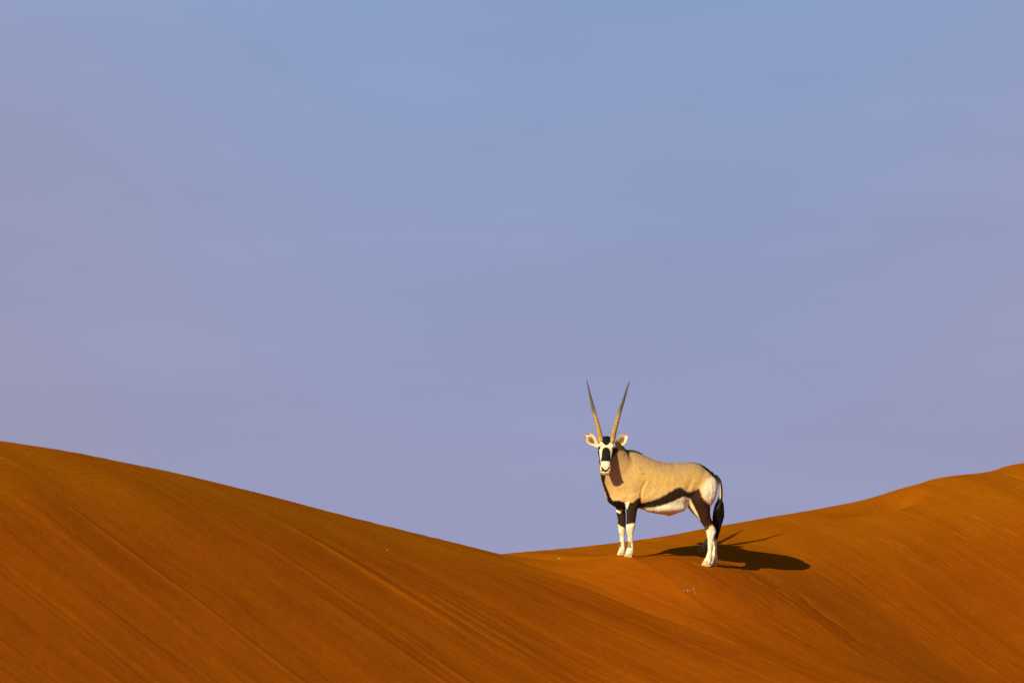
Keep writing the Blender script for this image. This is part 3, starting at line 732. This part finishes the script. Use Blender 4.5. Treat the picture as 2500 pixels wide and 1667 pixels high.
# tail: dock + tuft
TP = [P(1112, 792, 0), P(1134, 822, 0), P(1143, 870, 0), P(1146, 930, 0), P(1142, 980, 0), P(1138, 1020, 0)]
for p, o_ in zip(TP[1:], (.07, .14, .16, .15, .13)): p[1] -= o_
def dock_material():
    m, t, b = new_mat('tail_skin'); n = t.nodes.new; l = t.links.new
    a = n('ShaderNodeAttribute'); a.attribute_name = 'tone'; a.attribute_type = 'GEOMETRY'; l(a.outputs['Color'], b.inputs['Base Color']); b.inputs['Roughness'].default_value = .75; return m
VV, FF = [], []
n_ = 60; s_ = np.linspace(0, 1, n_); tp = np.array(TP); ks = np.linspace(0, 1, len(TP))
Cc = np.stack([hermite(ks, tp[:, k])(s_) for k in range(3)], 1); Tt = np.gradient(Cc, axis=0); Tt /= np.linalg.norm(Tt, axis=1)[:, None]
rings, cols = [], []
for i in range(n_):
    a, b = frame(Tt[i]); rr = (.024 - .008 * s_[i])
    r_ = np.array([Cc[i] + (a * c + b * q_) * rr for c, q_ in zip(CT, ST)]); rings.append(r_)
    for p in r_:
        o_ = (p - Cc[i])[0] / rr
        k = smooth01(o_, -.30, -.02) if s_[i] > .1 else 1.0
        k = max(k, smooth01(s_[i], .66, .74)); cols.append(np.array([.66, .48, .24]) * (1 - k) + np.array([.012, .009, .008]) * k)
loft(rings); cols += [np.array([.012, .009, .008])] * 2
tail = mesh_from('tail', VV, FF, dock_material(), root)
ca = tail.data.color_attributes.new('tone', 'FLOAT_COLOR', 'POINT'); ca.data.foreach_set('color', np.concatenate([np.array(cols), np.ones((len(cols), 1))], 1).astype(np.float32).ravel())
VV, FF = [], []
def strand(ctrl, r0, n=9):
    ctrl = np.array(ctrl); ks = np.linspace(0, 1, len(ctrl)); s = np.linspace(0, 1, n)
    C = np.stack([hermite(ks, ctrl[:, k])(s) for k in range(3)], 1); b0 = len(VV)
    for i in range(n):
        rr = r0 * (1 - s[i] ** 2) + .0003
        for k in range(3): VV.append(tuple(C[i] + rr * np.array([math.cos(k * 2.094), math.sin(k * 2.094), 0])))
    for i in range(n - 1):
        for k in range(3):
            a, b = b0 + i * 3 + k, b0 + i * 3 + (k + 1) % 3; FF.append((a, b, b + 3, a + 3))
for k in range(760):
    st = rng.uniform(0, 1); zy0 = 925 + 95 * st; g1 = np.clip(rng.normal(0, .5), -1, 1); g2 = rng.uniform(-1, 1)
    x0 = 1143 - 4 * st + 7 * g1
    spread = lambda lo, hi: (lo + hi) / 2 + (hi - lo) / 2 * g1
    pts = [(x0, zy0, .0), (spread(1104, 1164), 1020 + 20 * g2, .012 * g2), (spread(1090, 1168), 1085, .022 * g2), (spread(1090, 1152), 1150, .022 * g2)]
    lng = rng.random()
    if g1 > .15 and lng < .45: pts += [(spread(1092, 1136), 1205, .02 * g2), (spread(1098, 1122), 1240 + 30 * rng.random(), .015 * g2)]
    elif lng < .55: pts += [(spread(1084, 1130), 1205, .02 * g2), (spread(1060, 1100), 1245 + 15 * rng.random(), .01 * g2)]
    else: pts += [(spread(1076, 1124), 1205, .016 * g2), (spread(1038, 1078), 1255, .012 * g2), (spread(1006, 1046), 1295, .008 * g2), (985 + 30 * rng.random() + 8 * g1, 1345 - 25 * rng.random() + 4 * g2, .004 * g2)]
    if len(pts) == 8 and rng.random() < .6:
        q_ = rng.random(); pts[-1] = tuple(pts[-2][k] * (1 - q_) + pts[-1][k] * q_ for k in range(3))
    strand([P(a + rng.normal(0, 2.2), b, c + .135 * (1 - smooth01(b, 990, 1160))) for a, b, c in pts], .0020 + .0014 * rng.random(), 11)
tuft = mesh_from('tail_tuft', VV, FF, hair_m, tail)
# short mane of upright hair along nape and withers
VV, FF = [], []
for k in range(420):
    xx = rng.uniform(392, 560); ty = float(hermite([390, 410, 440, 500, 560], [572, 578, 600, 606, 628])(xx)); la = rng.normal(0, .010)
    b_ = P(xx, ty + 8, la); t_ = P(xx + rng.uniform(4, 14), ty - rng.uniform(1, 7), la + rng.normal(0, .004))
    strand([b_, (b_ + t_) / 2, t_], .0022, 4)
mane = mesh_from('mane', VV, FF, hair_m, root)
VV, FF = [], []
for k in range(260):                                       # forelock between the horns
    a_ = rng.uniform(-1, 1); b_ = hp(a_ * .045, rng.uniform(-.03, .03), .030); t_ = b_ + np.array([rng.normal(0, .006), -.004, rng.uniform(.006, .020) * (1.25 - abs(a_))])
    strand([b_, (b_ + t_) / 2, t_], .0020, 4)
forelock = mesh_from('forelock', VV, FF, hair_m, root)

# ------------------------------------------------------------------ litter on the sand
def on_sand(px, py):
    lo, hi = 33.0, 50.0
    ys = np.linspace(lo, hi, 1700); d = np.array([unproj(px, py, y) for y in ys]); z = fine(d[:, 0], d[:, 1])
    i = np.argmax(d[:, 2] < z); return np.array([d[i, 0], d[i, 1], z[i]])
def wood(name, c):
    m, t, b = new_mat(name); n = t.nodes.new; l = t.links.new; x = n('ShaderNodeTexNoise'); x.inputs['Scale'].default_value = 80
    tco = n('ShaderNodeTexCoord'); l(tco.outputs['Object'], x.inputs['Vector']); r = n('ShaderNodeValToRGB'); l(x.outputs['Fac'], r.inputs[0])
    r.color_ramp.elements[0].position = .35; r.color_ramp.elements[0].color = (*[v * .75 for v in c], 1); r.color_ramp.elements[1].position = .65; r.color_ramp.elements[1].color = (*c, 1)
    l(r.outputs[0], b.inputs['Base Color']); b.inputs['Roughness'].default_value = .8; return m
twig_m = wood('bleached_wood', (.58, .44, .26))
def tubes(paths, r0):
    global VV, FF
    VV, FF = [], []
    for pts in paths:
        pts = np.array(pts); rs = []
        for i, p in enumerate(pts):
            t = pts[min(i + 1, len(pts) - 1)] - pts[max(i - 1, 0)]; t /= np.linalg.norm(t); a = np.cross(t, [0, .3, 1]); a /= np.linalg.norm(a); b = np.cross(a, t)
            rr = r0 * (1 - .5 * i / len(pts)); rs.append(np.array([p + (a * math.cos(k) + b * math.sin(k)) * rr for k in np.linspace(0, 2 * np.pi, 7)[:-1]]))
        loft(rs)
def twig(pxs_list, r0, label, lift=.004):
    paths = [[on_sand(*q) + np.array([0, 0, r0 + l_]) for *q, l_ in pts] for pts in pxs_list]
    o0 = paths[0][0]; tubes([[p - o0 for p in pts] for pts in paths], r0)
    o = mesh_from('dry_twig', VV, FF, twig_m); o.location = o0; o['label'] = label; o['category'] = 'twig'; o['group'] = 'dry twigs lying on the sand'
twig([[(1667.5, 1442.8, 0), (1672, 1442.6, .004), (1677, 1441.2, .006), (1683, 1443, 0), (1689, 1442, .004), (1694, 1440, .008), (1696, 1443, .006), (1697, 1447, .002), (1697.5, 1451, 0)],
      [(1677, 1441.6, .005), (1679.5, 1444, .003), (1680, 1447, 0)], [(1694, 1440.2, .008), (1695, 1438.6, .016)]], .0028, 'pale crooked branching twig lying on the slope below the oryx')
twig([[(1360.5, 1363.2, 0), (1364, 1363.6, .003), (1367, 1364.8, .002), (1370, 1365, 0)]], .0042, 'short straight pale twig on the sand left of the oryx')
def stone():
    rs = []
    for a in np.linspace(-1, 1, 9):
        k = math.sqrt(max(0, 1 - a * a)) + .02
        rs.append(np.array([np.array([.008 * a + .001 * c, .007 * k * c, .005 * k * s + .001]) * (1 + .12 * math.sin(3 * c + 5 * a)) for c, s in zip(CT, ST)]))
    loft(rs)
VV, FF = [], []; stone(); peb = mesh_from('pebble', VV, FF, wood('pale_stone', (.55, .40, .22)))
peb.location = on_sand(946, 1343); peb.location.z += .004; peb['label'] = 'tiny pale pebble alone on the smooth left dune'; peb['category'] = 'pebble'
